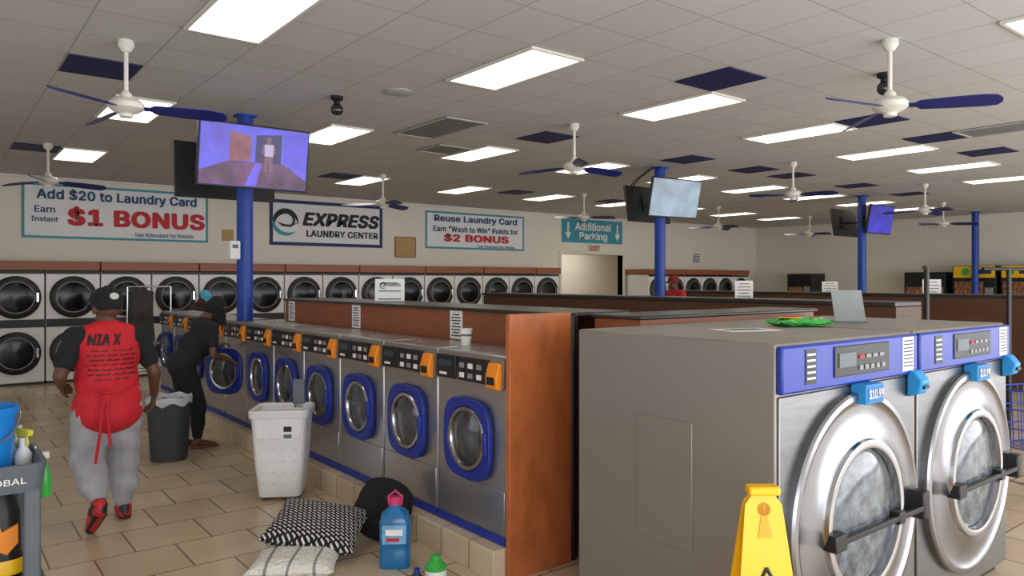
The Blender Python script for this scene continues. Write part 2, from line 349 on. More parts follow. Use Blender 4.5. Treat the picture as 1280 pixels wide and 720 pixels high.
text('$1 BONUS',m_sred,t,(W*.1,TY,-h*.09),width=W*.76,height=h*.4,off=.045)
text('- See Attendant for Details',m_sblue,t,(W*.23,TY,-h*.385),width=W*.36,height=h*.085,off=.01)
t,W,h=sign('wall_banner','white navy-framed banner with black wave emblem and laundry name',337,478,253,308,m_snavy,.07)
logo(t,-W*.37,.02,h*.29)
text('EXPRESS',m_sblack,t,(W*.12,TY,h*.1),width=W*.7,height=h*.31,off=.045,shear=.25)
text('LAUNDRY CENTER',m_sblack,t,(W*.13,TY,-h*.22),width=W*.65,height=h*.15,off=.03)
text('TM',m_sblack,t,(W*.465,TY,-h*.25),width=W*.02)
t,W,h=sign('wall_banner','white teal-edged banner offering a two dollar bonus for reusing cards',532,655,267,312,m_teal,.045)
text('Reuse Laundry Card',m_sblue,t,(0,TY,h*.3),width=W*.84,height=h*.22,off=.03)
text('Earn "Wash to Win" Points for',m_sblue,t,(0,TY,h*.04),width=W*.86,height=h*.16,off=.02)
text('$2 BONUS',m_sred,t,(0,TY,-h*.2),width=W*.66,height=h*.25,off=.045)
text('See Attendant for Details',m_sblue,t,(W*.2,TY,-h*.41),width=W*.4,height=h*.07,off=.01)
t,W,h=sign('wall_sign','teal sign with white arrows pointing down to additional parking',703,778,275,304,None,0,m_teal)
text('Additional',m_paper,t,(0,TY,h*.2),width=W*.6,height=h*.34,off=.025); text('Parking',m_paper,t,(0,TY,-h*.24),width=W*.46,height=h*.4,off=.025)
for sx in (-1,1):
    x=sx*W*.41; MB().prism([(x-.03,TY,h*.34),(x+.03,TY,h*.34),(x+.03,TY,-h*.08),(x+.11,TY,-h*.08),(x,TY,-h*.36),(x-.11,TY,-h*.08),(x-.03,TY,-h*.08)],(0,-.003,0)).build('arrow',m_paper,t,smooth=False)
t,W,h=sign('exit_sign','small EXIT sign above the beige doorway',735,752,305,316,None,0,m_white)
text('EXIT',m_sred,t,(0,TY,0),width=W*.75,height=h*.6,off=.03)
t,W,h=sign('wall_panel','small tan wooden panel on back wall between the banners',494,520,296,322,m_woodh,.02,m_tan)
t,W,h=sign('wall_notice','small tan notice beside the nearest blue post, on back wall',278,292,287,301,None,0,m_tan)
t,W,h=sign('wall_notice','white paper notice on back wall right of the second post',865,876,316,330,None,0,m_paper)
f=MB()
for k in range(5): f.box(-W*.4,W*.4,-.028,-.026,h*(.35-.17*k)-.01,h*(.35-.17*k)+.02)
f.build('lettering',m_ink,t)
# ------------------------------------------------------------------ dryers on back wall
DY=14.3
def dryer():
    t=thing('stacked_dryer','x','dryer',(0,0,0),0,'stacked dryers along the back wall')
    MB().box(-.39,.39,0,.84,.04,1.85).build('body',m_white,t,bevel=.01)
    MB().box(-.37,.37,.05,.8,0,.04).build('plinth',m_dark,t)
    MB().box(-.385,.385,-.012,0,.93,1.06).build('control_panel',m_dark,t)
    p=MB().box(-.385,.385,-.012,0,1.8,1.85); p.build('top_strip',m_dark,t)
    for zc in (1.42,.52):
        d=MB().lathe([(.345,0),(.345,-.03),(.32,-.05),(.26,-.055),(.25,-.03)],c=(0,0,zc),axis='y',seg=40,c0=False,c1=False).build('door',m_dark,t)
        MB().lathe([(.258,-.054),(.258,-.062),(.246,-.064),(.243,-.05)],c=(0,0,zc),axis='y',seg=40,c0=False,c1=False).build('chrome_ring',m_vent,d)
        MB().lathe([(.25,-.035),(.18,-.045),(.0,-.05)],c=(0,0,zc),axis='y',seg=32).build('glass',m_glassb,d)
        MB().box(.27,.31,-.085,-.05,zc-.08,zc+.08).build('handle',m_steelp,d,bevel=.006)
    return t
d0=None
for k in range(15):
    lab='white stacked dryer with round black doors, %s from the left along the back wall'%ORD[k]
    if d0 is None: d0=dryer(); d0['label']=lab; d0.location=(1.1,DY,0)
    else: dup(d0,(1.1+.803*k,DY,0),0,lab)
for k in range(6):
    dup(d0,(16.55+.803*k,DY,0),0,'stacked dryer right of the doorway, %s from the doorway'%ORD[k])
n=3
for k in range(8):
    x0=.7+1.606*k; x1=min(x0+1.585,12.76); struct('trim_%d'%n,MB().box(x0,x1,DY-.06,YB,1.86,2.01),m_woodh,.004); n+=1
for k in range(3):
    x0=16.15+1.606*k; struct('trim_%d'%n,MB().box(x0,x0+1.585,DY-.06,YB,1.86,2.01),m_woodh,.004); n+=1
# ------------------------------------------------------------------ main island
WX=2.6; PITCH=.73; W0=3.36
struct('trim_%d'%n,MB().box(2.5,3.06,W0,11.45,0,.17),m_plinth,.004); n+=1
def washer(notch=False):
    t=thing('washing_machine','x','washing machine',(0,0,0),0,'small front-load washers in a row')
    if notch: MB().prism([(-.358,0,0),(.358,0,0),(.358,.43,0),(.03,.43,0),(.03,.022,0),(-.22,.022,0),(-.22,.43,0),(-.358,.43,0)],(0,0,1.09)).build('body',m_steel,t,smooth=False)
    else: MB().box(-.358,.358,0,.43,0,1.09).build('body',m_steel,t,bevel=.008)
    MB().box(-.345,.345,-.006,0,.06,.31).build('lower_panel',m_steel,t,bevel=.003)
    MB().box(-.355,.355,-.012,0,.005,.05).build('kick_strip',m_blue,t)
    cp=MB().prism([(-.352,0,.905),(-.352,-.022,.905),(-.352,-.008,1.075),(-.352,0,1.075)],(.704,0,0)).build('control_panel',m_steeld,t)
    MB().box(-.335,-.12,-.03,-.012,.915,1.06).build('display',m_dark,cp,bevel=.004)
    MB().box(-.1,.21,-.028,-.012,.915,1.06).build('keypad',m_dark,cp,bevel=.004)
    for i in range(3):
        for j in range(2): MB().box(-.075+.09*i,-.03+.09*i,-.033,-.028,.935+.06*j,.965+.06*j).build('button',m_vent if (i+j)%2 else m_paper,cp)
    MB().box(-.31,-.17,-.033,-.03,.99,1.03).build('readout',m_lcd,cp)
    MB().box(-.3,-.22,-.033,-.03,.935,.95).build('readout',m_paper,cp)
    cr=MB().prism([(.22,-.008,.89),(.22,-.05,.9),(.22,-.055,.97),(.22,-.03,1.05),(.22,-.008,1.05)],(.11,0,0)).build('card_reader',m_orange,t,bevel=.008)
    MB().box(.24,.31,-.058,-.05,.925,.97).build('card_slot',m_dark,cr)
    if not notch: MB().lathe([(.03,1.09),(.03,1.094)],c=(-.2,.2,0)).build('soap_lid',m_steeld,t)
    MB().lathe([(.2,-.001),(.2,-.006),(.19,-.008),(.15,-.004)],c=(0,0,.57),axis='y',seg=40).build('drum_opening',m_glassd,t)
    N=64; lo=[]
    def sup(r,y,n_=3.4):
        o=[]
        for i in range(N):
            a=2*PI*i/N; ca,sa=math.cos(a),math.sin(a); q=r/((abs(ca)**n_+abs(sa)**n_)**(1/n_)) if n_ else r
            o.append((.25+q*ca,y,q*sa))
        return o
    d=MB().loft([sup(.242,-.012),sup(.245,-.034),sup(.238,-.042),sup(.2,-.042,None),sup(.194,-.03,None),sup(.194,-.012,None)],False,False).build('door',m_dblue,t,loc=(-.25,0,.57))
    MB().lathe([(.195,-.034),(.19,-.042),(.168,-.04),(.162,-.025)],c=(.25,0,0),axis='y',seg=40,c0=False,c1=False).build('door_ring',m_steelp,d)
    MB().lathe([(.19,-.02),(.158,-.032),(.085,-.05),(0,-.056)],c=(.25,0,0),axis='y',seg=32).build('glass',m_glass,d)
    MB().box(.457,.488,-.068,-.04,-.07,.07).build('handle',m_dblue,d,bevel=.008)
    return t
w0=None
for k in range(11):
    y=W0+PITCH*(k+.5)
    lab='steel front-load washer with square blue door, %s from the wooden end panel'%ORD[k]
    if k==6: lab='washer at the blue post, its round-windowed blue door standing ajar'
    if w0 is None: w0=washer(); o=w0; o.location=(WX,y,.17); o.rotation_euler.z=-PI/2; o['label']=lab
    elif k==6:
        o=washer(True); o.location=(WX,y,.17); o.rotation_euler.z=-PI/2; o['label']=lab
        for c in o.children:
            if c.name.startswith('door'): a=R(28); c.rotation_euler.z=a; c.location=(.25-.5*math.cos(a),-.5*math.sin(a)-.005,.57)
    else: o=dup(w0,(WX,y,.17),-PI/2,lab)
t=thing('partition','tall cherry wood partition with dark top behind the small washers','partition',(0,0,0))
MB().box(3.06,3.09,W0,7.9,0,1.475).box(3.57,3.6,W0,7.9,0,1.475).box(3.09,3.57,7.87,7.9,0,1.475).build('side_panel',m_woodh,t)
MB().box(3.04,3.62,W0,7.92,1.475,1.5).build('top',m_darkcap,t,bevel=.006)
MB().box(2.58,3.05,W0-.05,W0-.01,0,1.505).build('end_panel',m_wood,t,bevel=.004)
MB().box(3.05,3.11,W0-.055,W0-.005,0,1.5).build('edge_trim',m_dark,t,bevel=.02)
t=thing('partition','dark-topped wooden partition behind the two big washers','partition',(0,0,0))
MB().box(3.14,4.95,2.84,3.2,0,1.475).build('panel',m_woodh,t); MB().box(3.12,4.98,2.82,3.22,1.475,1.498).build('top',m_darkcap,t,bevel=.008)
def island(x,y0,y1,lab):
    t=thing('partition',lab,'partition',(x,0,0))
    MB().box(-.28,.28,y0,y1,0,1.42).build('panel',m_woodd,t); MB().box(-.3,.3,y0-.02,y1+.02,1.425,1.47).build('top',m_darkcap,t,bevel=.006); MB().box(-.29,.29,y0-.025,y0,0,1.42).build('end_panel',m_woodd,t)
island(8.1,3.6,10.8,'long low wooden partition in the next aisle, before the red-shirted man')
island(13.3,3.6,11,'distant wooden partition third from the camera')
# papers
def paper(name,lab,loc,rz,w_,h_,lines,lean=0,cat='paper sign',base=False,logo_=False):
    t=thing(name,lab,cat,loc,rz)
    MB().box(-w_/2,w_/2,0,.004,0,h_).build('sheet',m_paper,t,rot=(-lean,0,0))
    f=MB()
    for k in range(lines):
        z=h_*(.82-.7*k/max(1,lines-1)); q=w_*(.38 if k%3 else .28); f.box(-q,q,-.002,-.0005,z-h_*.02,z+h_*.02)
    f.build('lettering',m_ink,t,rot=(-lean,0,0))
    if base: MB().box(-w_/2,w_/2,-.03,.05,0,.006).build('stand',m_grey,t)
    return t
t=paper('paper_sign','white sign with wave emblem standing on the near partition top',(3.32,6.05,1.5),R(-38),.27,.21,3,R(4),base=True)
logo(t,-.06,.15,.03,-.004); text('EXPRESS',m_ink,t,(.04,-.004,.155),width=.12,off=.02)
for yy,lab in ((7.72,'printed notice on partition above the washers, nearest the blue post'),(atX(445,385,3.055).y,'printed notice on partition behind the middle small washers'),(atX(570,385,3.055).y,'printed notice on partition behind the white cup')):
    paper('paper_notice',lab,(3.055,yy,1.265),-PI/2,.16,.22,8)
paper('paper_sign','white sign on the second partition left of the third post',(8.05,5.55,1.471),R(-45),.22,.22,5,base=True)
paper('paper_sign','white sign on the distant partition, left of the third post',(13.3,7.3,1.471),R(-50),.28,.2,4,base=True)
paper('paper_sign','white sign on the distant partition, right of the third post',(13.3,5.5,1.471),R(-55),.28,.24,4,base=True)
t=thing('cup','white paper cup standing on a small washer top','cup',(2.86,W0+PITCH+.06,1.26)); MB().lathe([(.03,0),(.042,.11),(.044,.112),(.041,.112),(.029,.005)],c1=False).build('cup_body',m_paper,t)
MB().lathe([(.0365,.06),(.0385,.075)],c0=False,c1=False).build('printed_band',m_grey,t)
# ------------------------------------------------------------------ big washers
def big():
    t=thing('washing_machine','x','washing machine',(0,0,0),0,'two big steel washers')
    MB().box(-.582,.582,0,1.12,.05,1.45).build('body',m_steeld,t,bevel=.01)
    MB().box(-.56,.56,.04,1.08,0,.05).build('plinth',m_dark,t)
    MB().box(-.574,.574,-.012,0,.07,1.24).build('front_panel',m_bfront,t,bevel=.004)
    MB().box(-.5875,-.582,.40,.72,.52,1.08).build('side_hatch',m_steeld,t,bevel=.003)
    cp=MB().box(-.582,.582,-.03,0,1.25,1.44).build('control_panel',m_blue,t,bevel=.01)
    MB().box(-.2,.28,-.036,-.03,1.29,1.42).build('display',m_dark,cp,bevel=.004)
    for i in range(5): MB().box(.0+.05*i,.03+.05*i,-.041,-.036,1.31,1.33).build('button',m_vent,cp)
    for i in range(4): MB().box(.0+.06*i,.04+.06*i,-.041,-.036,1.36,1.375).build('button',m_sred if i==0 else m_vent,cp)
    MB().box(-.17,-.03,-.04,-.036,1.33,1.39).build('readout',m_grey,cp)
    MB().box(-.42,-.34,-.033,-.03,1.28,1.42).build('instruction_label',m_dark,cp)
    f=MB()
    for k in range(5): f.box(-.41,-.35,-.035,-.033,1.395-.024*k,1.403-.024*k)
    f.build('label_print',m_paper,cp)
    MB().box(.42,.53,-.033,-.03,1.27,1.43).build('paper_label',m_paper,cp)
    f=MB()
    for k in range(8): f.box(.43,.52,-.035,-.033,1.41-.017*k,1.415-.017*k)
    f.build('label_print',m_ink,cp)
    d=MB().lathe([(.535,-.012),(.535,-.04),(.527,-.05),(.505,-.052),(.495,-.042),(.47,-.036),(.36,-.048),(.335,-.062),(.31,-.062),(.3,-.04)],c=(0,0,.68),axis='y',seg=96,c0=False,c1=False).build('door',m_bdoor,t)
    MB().lathe([(.335,-.06),(.33,-.08),(.31,-.084),(.296,-.08),(.29,-.05)],c=(0,0,.68),axis='y',seg=72,c0=False,c1=False).build('door_ring',m_steelp,d)
    MB().lathe([(.297,-.04),(.27,-.058),(.15,-.072),(0,-.076)],c=(0,0,.68),axis='y',seg=48).build('glass',M('frosted_glass',(96,104,110),.12,noise=.55,scale=22,spec=.7),d)
    MB().box(-.3,.47,-.108,-.09,.622,.648).box(-.33,-.24,-.112,-.06,.602,.67).box(.22,.28,-.11,-.06,.608,.662).build('door_handle',m_dark,d,bevel=.005)
    MB().box(.465,.53,-.11,-.02,.58,.71).build('latch',m_dark,t,bevel=.01)
    tg=MB().box(-.03,.125,-.085,-.012,1.165,1.25).build('price_tag',m_cyan,t,bevel=.006)
    MB().box(-.022,.117,-.087,-.085,1.173,1.242).build('tag_face',M('tag_blue',(24,104,176),.5),tg)
    text('$10.99',m_paper,tg,(.0475,-.0885,1.208),width=.128,height=.05,off=.02)
    cr=MB().prism([(.5,-.012,1.14),(.5,-.07,1.16),(.5,-.09,1.22),(.5,-.05,1.27),(.5,-.012,1.27)],(.08,0,0)).build('card_reader',m_cyan,t,bevel=.01)
    MB().box(.515,.565,-.092,-.06,1.185,1.2).build('card_slot',m_dark,cr)
    return t
BY=1.65
b0=big(); b0.location=(3.182,BY,0); b0['label']='nearer big steel washer with blue panel, its side facing the aisle'
dup(b0,(4.372,BY,0),0,'farther big steel washer with blue panel, at the right edge')
# ------------------------------------------------------------------ cushions
def cushion(w_,h_,th,n_=22,jit=0,sag=0,pw=4,pin=.07):
    m=MB(); g={}
    for s_ in (1,-1):
        for i in range(n_+1):
            for j in range(n_+1):
                u=-1+2*i/n_; v=-1+2*j/n_; q=th*math.sqrt(max(0,(1-abs(u)**pw)*(1-abs(v)**pw)))*s_+random.uniform(-jit,jit)
                if s_<0 and (i in (0,n_) or j in (0,n_)): g[s_,i,j]=g[1,i,j]; continue
                q+=sag*math.sin(2.2*u+1)*math.cos(2*v)
                x=u*w_/2*(1-pin*(1-v*v)); y=v*h_/2*(1-pin*(1-u*u))
                if pin<0: x=u*w_/2*math.sqrt(1-.42*v*v); y=v*h_/2*math.sqrt(1-.42*u*u)
                g[s_,i,j]=m.b.verts.new((x,y,q))
    for s_ in (1,-1):
        for i in range(n_):
            for j in range(n_):
                m.b.faces.new((g[s_,i,j],g[s_,i+1,j],g[s_,i+1,j+1],g[s_,i,j+1]))
    return m
def knit(name,ca,cb,sc,rot,thr=.5):
    m=bpy.data.materials.new(name); m.use_nodes=True; nt_=m.node_tree; n_=nt_.nodes; L=nt_.links; b=n_['Principled BSDF']; b.inputs['Roughness'].default_value=.95
    tc=n_.new('ShaderNodeTexCoord'); mp=n_.new('ShaderNodeMapping'); mp.inputs['Rotation'].default_value=(0,0,rot); mp.inputs['Scale'].default_value=sc
    wv=n_.new('ShaderNodeTexWave'); wv.inputs['Scale'].default_value=1; wv.inputs['Distortion'].default_value=2; wv.inputs['Detail'].default_value=1; wv.inputs['Detail Scale'].default_value=3
    rp=n_.new('ShaderNodeValToRGB'); rp.color_ramp.elements[0].position=max(0,thr-.03); rp.color_ramp.elements[1].position=thr+.03; rp.color_ramp.elements[0].color=lin(ca); rp.color_ramp.elements[1].color=lin(cb)
    L.new(tc.outputs['Object'],mp.inputs[0]); L.new(mp.outputs[0],wv.inputs[0]); L.new(wv.outputs['Fac'],rp.inputs[0]); L.new(rp.outputs[0],b.inputs['Base Color'])
    nz=n_.new('ShaderNodeTexNoise'); nz.inputs['Scale'].default_value=45; L.new(tc.outputs['Object'],nz.inputs['Vector'])
    bp=n_.new('ShaderNodeBump'); bp.inputs['Distance'].default_value=.02; L.new(nz.outputs['Fac'],bp.inputs['Height']); L.new(bp.outputs[0],b.inputs['Normal'])
    return m
m_weave=brick('woven_black_white',(222,218,210),(196,192,186),(22,22,24),.04,.02,.0062,.5,.95,rot=.5,noise=.3,bump=1,nscale=40)
o=cushion(.5,.4,.055,24,.003).build('cushion',knit('knit_white',(130,130,130),(226,222,214),(2.2,.3,1),.05,.03)); tag(o,'mostly white fluffy cushion lying flat on the floor, under another','cushion','cushions on the floor'); o.location=(1.69,4.2,.058); o.rotation_euler=(0,0,R(-34))
o=cushion(.58,.46,.085).build('cushion',m_weave); tag(o,'black and white woven cushion propped on the white one','cushion','cushions on the floor'); o.location=(1.91,4.41,.165); o.rotation_euler=(R(14),R(8),R(-40))
o=cushion(.42,.4,.1,30,.004,.03,2.4,-1).build('cushion',M('black_fluff',(24,24,27),1,noise=.3,scale=14)); tag(o,'soft rounded black cushion slumped against the tiled washer step','cushion','cushions on the floor'); o.location=(2.36,4.4,.19); o.rotation_euler=(R(62),R(12),R(-62))
# objects on big washer
t=thing('plastic_packet','crumpled green printed plastic packet on top of the nearer big washer','packet',(3.72,2.22,1.451),R(-30))
c=cushion(.32,.21,.018,14,.005,.008)
for v in c.b.verts: v.co.z=max(.001,v.co.z+.022)
c.build('wrapper',m_green,t,smooth=False); MB().ell((-.05,0,.045),(.07,.06,.006)).build('printed_label',m_yellow,t); MB().ell((.08,.01,.042),(.06,.06,.006)).build('printed_mark',m_paper,t); MB().ell((-.05,-.01,.05),(.05,.03,.003)).build('printed_mark',m_sred,t); MB().ell((.08,-.02,.047),(.04,.02,.003)).build('printed_mark',m_sred,t)
t=thing('paper_sheet','white paper sheet lying flat on the nearer big washer','paper',(3.2,2.2,1.451),R(-20)); MB().box(-.15,.15,-.1,.1,0,.002).build('sheet',m_paper,t); MB().box(-.1,.1,-.05,.05,.002,.003).build('printed_block',m_grey,t)
t=thing('sign_holder','tilted grey acrylic sign holder on the big washers','sign holder',(4.28,2.22,1.451),R(-40)); MB().box(-.09,.09,0,.006,0,.2).build('panel',M('acrylic_grey',(140,146,146),.15),t,rot=(R(-20),0,0)); MB().box(-.09,.09,-.02,.1,0,.006).build('base',m_grey,t)
# ------------------------------------------------------------------ wet floor sign
t=thing('wet_floor_sign','yellow folding caution sign standing beside the nearer big washer','caution sign',(2.285,1.5,0),R(-38))
def sp(zt,w0_,w1_): return [(-w0_,0,0),(-w0_+.06,0,0),(-w0_+.09,0,.06),(w0_-.09,0,.06),(w0_-.06,0,0),(w0_,0,0),(w1_,0,zt-.04),(w1_-.03,0,zt),(-w1_+.03,0,zt),(-w1_,0,zt-.04)]
fp=MB().prism(sp(.97,.165,.064),(0,.015,0)).build('front_panel',m_yellow,t,loc=(0,-.14,0),rot=(R(-8),0,0),smooth=False)
MB().prism(sp(.97,.165,.064),(0,.015,0)).build('back_panel',m_yellow,t,loc=(0,.14,0),rot=(R(8),0,0),smooth=False)
MB().box(-.055,.055,-.03,.03,.955,.985).build('hinge',m_yellow,t,bevel=.008)
my2=M('yellow_shadow',(226,164,14),.5)
MB().lathe([(.022,-.003),(0,-.003)],c=(0,0,.915),axis='y',seg=20).prism([(-.01,-.002,.9),(.01,-.002,.9),(.024,-.002,.82),(-.024,-.002,.82)],(0,-.001,0)).build('hand_recess',my2,fp,smooth=False)
w=MB()
for a,b in (((-.075,.58),(0,.72)),((0,.72),(.075,.58)),((.075,.58),(-.075,.58))): w.cyl((a[0],-.002,a[1]),(b[0],-.002,b[1]),.006)
w.build('warning_triangle',m_dark,fp)
MB().cap((0,-.002,.64),(.01,-.002,.615),.008).cap((0,-.002,.665),(0,-.002,.667),.009).build('warning_figure',m_dark,fp)
text('CAUTION',m_sblack,fp,(0,-.004,.5),width=.17,off=.02); text('WET FLOOR',m_sblack,fp,(0,-.004,.44),width=.19,off=.02)
# ------------------------------------------------------------------ hamper and bins
def hamper():
    t=thing('laundry_hamper','tall white plastic laundry hamper on wheels in the aisle','hamper',(2.2,5.74,0),R(-32))
    q=.93
    m=brick('hamper_plastic',(236,236,234),(232,232,230),(226,226,225),.055,.03,.003,.5,.45,noise=.02,bump=.4)
    MB().loft([rr(.34*q,.30,.05,.03),rr(.40*q,.34,.05,.3),rr(.45*q,.39,.05,.66),rr(.43*q,.37,.05,.66),rr(.38*q,.32,.05,.3),rr(.32*q,.28,.05,.05)]).build('basket',m,t)
    MB().loft([rr(.45*q,.39,.05,.64),rr(.485*q,.425,.06,.645),rr(.49*q,.43,.06,.69),rr(.47*q,.41,.06,.70),rr(.43*q,.37,.05,.69),rr(.43*q,.37,.05,.64)],False,False).build('rim',m_white,t)
    ms=M('slot_shadow',(212,213,213),.6)
    for r_ in range(5):
        for c_ in range(4):
            z=.14+.085*r_; y=-.152-.0615*(z-.03)/.63*.72-.0045; x=-.12+.08*c_; MB().box(x-.016,x+.016,y-.002,y+.006,z-.005,z+.005).build('slot',ms,t)
    MB().box(.03,.12,-.199,-.186,.47,.6).build('label_sticker',m_paper,t)
    MB().box(.045,.105,-.2015,-.199,.54,.58).build('label_print',m_ink,t); MB().box(.045,.105,-.2015,-.199,.49,.52).build('label_print',m_grey,t)
    for x in (-.12,.12):
        for y in (-.11,.11): MB().cyl((x-.014,y,.03),(x+.014,y,.03),.03,seg=16).build('wheel',m_grey,t)
    MB().loft([rr(.1,.03,.012,.62,cx=.09,cy=.2),rr(.1,.03,.012,.88,cx=.09,cy=.2),rr(.08,.02,.009,.89,cx=.09,cy=.2)]).build('handle',m_grey,t)
hamper()
t=thing('laundry_basket','dark grey bin with loose crumpled liner beside the man in red','bin',(1.8,7.58,0),R(-20))
mg=M('dark_basket',(50,52,56),.6,noise=.15,scale=30)
MB().loft([rr(.32,.30,.13,.0,8),rr(.39,.36,.16,.56,8),rr(.37,.34,.15,.56,8),rr(.30,.28,.12,.02,8)]).build('bin_body',mg,t)
lo=[]
for z,e in ((.53,.0),(.575,.03),(.6,.0),(.57,-.06),(.5,-.12)):
    lo.append([(x*(1+e)*1.02,y*(1+e)*1.02,zz+(.02 if z<.56 else .012)*math.sin(7*math.atan2(y,x)+z*20)) for x,y,zz in rr(.39,.36,.16,z,8)])
MB().loft(lo,False,True).build('liner',M('liner_film',(190,192,194),.4,noise=.1,scale=20),t)
# ------------------------------------------------------------------ bottles on floor
t=thing('detergent_jug','big translucent blue detergent jug with pink carry cap on the floor','bottle',(2.19,3.92,0),R(-35))
mj=M('blue_jug',(40,140,205),.12,noise=.2,scale=10,trans=.45)
MB().loft([rr(.17,.13,.03,0),rr(.18,.14,.035,.02),rr(.18,.14,.035,.1),rr(.17,.13,.035,.12),rr(.18,.14,.035,.14),rr(.18,.14,.035,.27),rr(.15,.12,.045,.32),rr(.07,.07,.034,.35),rr(.06,.06,.029,.37)]).build('jug_body',mj,t)
MB().lathe([(.034,.365),(.034,.4),(.026,.41),(0,.41)]).build('lid',M('pink_plastic',(200,60,110),.4),t)
MB().tube([(-.035,0,.36),(-.04,0,.41),(0,0,.445),(.04,0,.41),(.035,0,.36)],.008).build('carry_loop',M('pink_plastic',(200,60,110),.4),t)
MB().box(-.07,.07,-.0735,-.069,.15,.26).build('label',M('jug_label',(120,170,210),.4,noise=.3,scale=20),t); MB().box(-.05,.05,-.075,-.0735,.2,.235).build('label_band',m_paper,t); MB().box(-.045,.03,-.075,-.0735,.165,.185).build('label_mark',m_sred,t)
def bottle(lab,loc,h_,r_,mat,capm):
    t=thing('bottle',lab,'bottle',loc); MB().lathe([(r_*.9,0),(r_,.01),(r_,h_*.62),(r_*.5,h_*.8),(r_*.4,h_*.86)]).build('bottle_body',mat,t); MB().lathe([(r_*.46,h_*.83),(r_*.46,h_*.98),(r_*.4,h_),(0,h_)]).build('lid',capm,t); MB().lathe([(r_*1.01,h_*.15),(r_*1.01,h_*.5)],c0=False,c1=False).build('label',m_paper,t)
bottle('short bright green bottle on the floor near the end panel',(2.24,3.55,0),.16,.06,m_green,m_green)
bottle('small dark bottle with blue cap left of the green bottle',(2.1,3.52,0),.125,.035,M('dark_bottle',(30,40,60),.3),m_blue)
# ------------------------------------------------------------------ janitor cart
t=thing('utility_cart','grey plastic utility cart at the left edge carrying cleaning supplies','cart',(0.02,4.34,0))
def tray(z0,z1):
    return MB().loft([rr(.8,.5,.05,z0),rr(.84,.54,.05,z1),rr(.80,.50,.05,z1),rr(.76,.46,.05,z0+.03)])
a=tray(.72,.85).build('top_tray',m_grey,t); tray(.18,.28).build('bottom_tray',m_grey,t)
for sx in (-1,1):
    for sy in (-1,1):
        MB().box(sx*.36-.035,sx*.36+.035,sy*.21-.035,sy*.21+.035,.1,.73).build('leg',m_grey,t,bevel=.012); w=MB().cyl((sx*.36-.018,sy*.21,.05),(sx*.36+.018,sy*.21,.05),.05,seg=18).build('caster',m_dark,t)
text('GLOBAL',m_paper,t,(.24,-.266,.778),width=.19,height=.03,off=.012,rot=(PI/2+R(8),0,0))
t=thing('bucket','bright blue plastic bucket on the cart','bucket',(.2,4.4,.751)); MB().lathe([(.12,0),(.145,.3),(.155,.3),(.155,.335),(.145,.335),(.115,.01)],c1=True,seg=36).build('bucket_body',M('bucket_blue',(25,130,215),.35),t)
MB().tube([(.155*math.cos(a_),-.02-.155*math.sin(a_)*.95,.3-.13*math.sin(a_)) for a_ in [PI*k/12 for k in range(13)]],.005).build('handle',m_steelp,t)
def spray(lab,loc,rz,bm_,hm):
    t=thing('spray_bottle',lab,'spray bottle',loc,rz); MB().lathe([(.036,0),(.04,.01),(.04,.08),(.018,.12),(.014,.15)]).build('bottle_body',bm_,t)
    MB().lathe([(.018,.14),(.018,.165)]).build('collar',m_white,t); MB().prism([(-.03,-.014,.165),(.055,-.014,.175),(.06,-.014,.205),(-.035,-.014,.21)],(0,.028,0)).build('spray_head',hm,t,bevel=.004); MB().tube([(.025,0,.17),(.035,0,.145),(.03,0,.125)],.006).build('trigger',hm,t)
m_lime=M('lime_plastic',(215,205,60),.4)
spray('white spray bottle with yellow-green head on the cart, beside the bucket',(.37,4.42,.751),R(-60),m_white,m_lime)
spray('white-headed spray bottle on the cart behind the bucket',(.32,4.54,.751),R(20),M('clear_blue',(120,170,200),.2),m_white)
t=thing('spray_bottle','green cleaner bottle hung outside the cart corner','spray bottle',(.465,4.45,.60)); MB().lathe([(.026,0),(.03,.01),(.03,.1),(.014,.16),(.012,.2)]).build('bottle_body',m_green,t); MB().box(-.035,.02,-.012,.012,.19,.225).box(-.045,-.035,-.012,.012,.2,.26).build('spray_head',m_white,t,bevel=.004)
t=thing('tool_bag','black bag with orange and yellow trim on the lower tray of the cart','bag',(.17,4.33,.212),R(0))
MB().loft([rr(.34,.16,.05,0),rr(.37,.18,.06,.1),rr(.36,.16,.06,.38),rr(.3,.1,.04,.47)]).build('bag_body',m_dark,t)
MB().loft([rr(.385,.195,.06,.09),rr(.385,.195,.06,.14),rr(.38,.185,.06,.16)],False,False).build('yellow_band',m_yellow,t); MB().prism([(.02,-.1,.26),(.12,-.1,.19),(.165,-.1,.24),(.165,-.1,.33),(.1,-.1,.3),(.06,-.09,.44),(.02,-.09,.43)],(0,.02,0)).build('orange_flap',m_orange,t)
MB().tube([(-.1,0,.46),(-.09,0,.5),(.09,0,.5),(.1,0,.46)],.012).build('handle',m_dark,t)
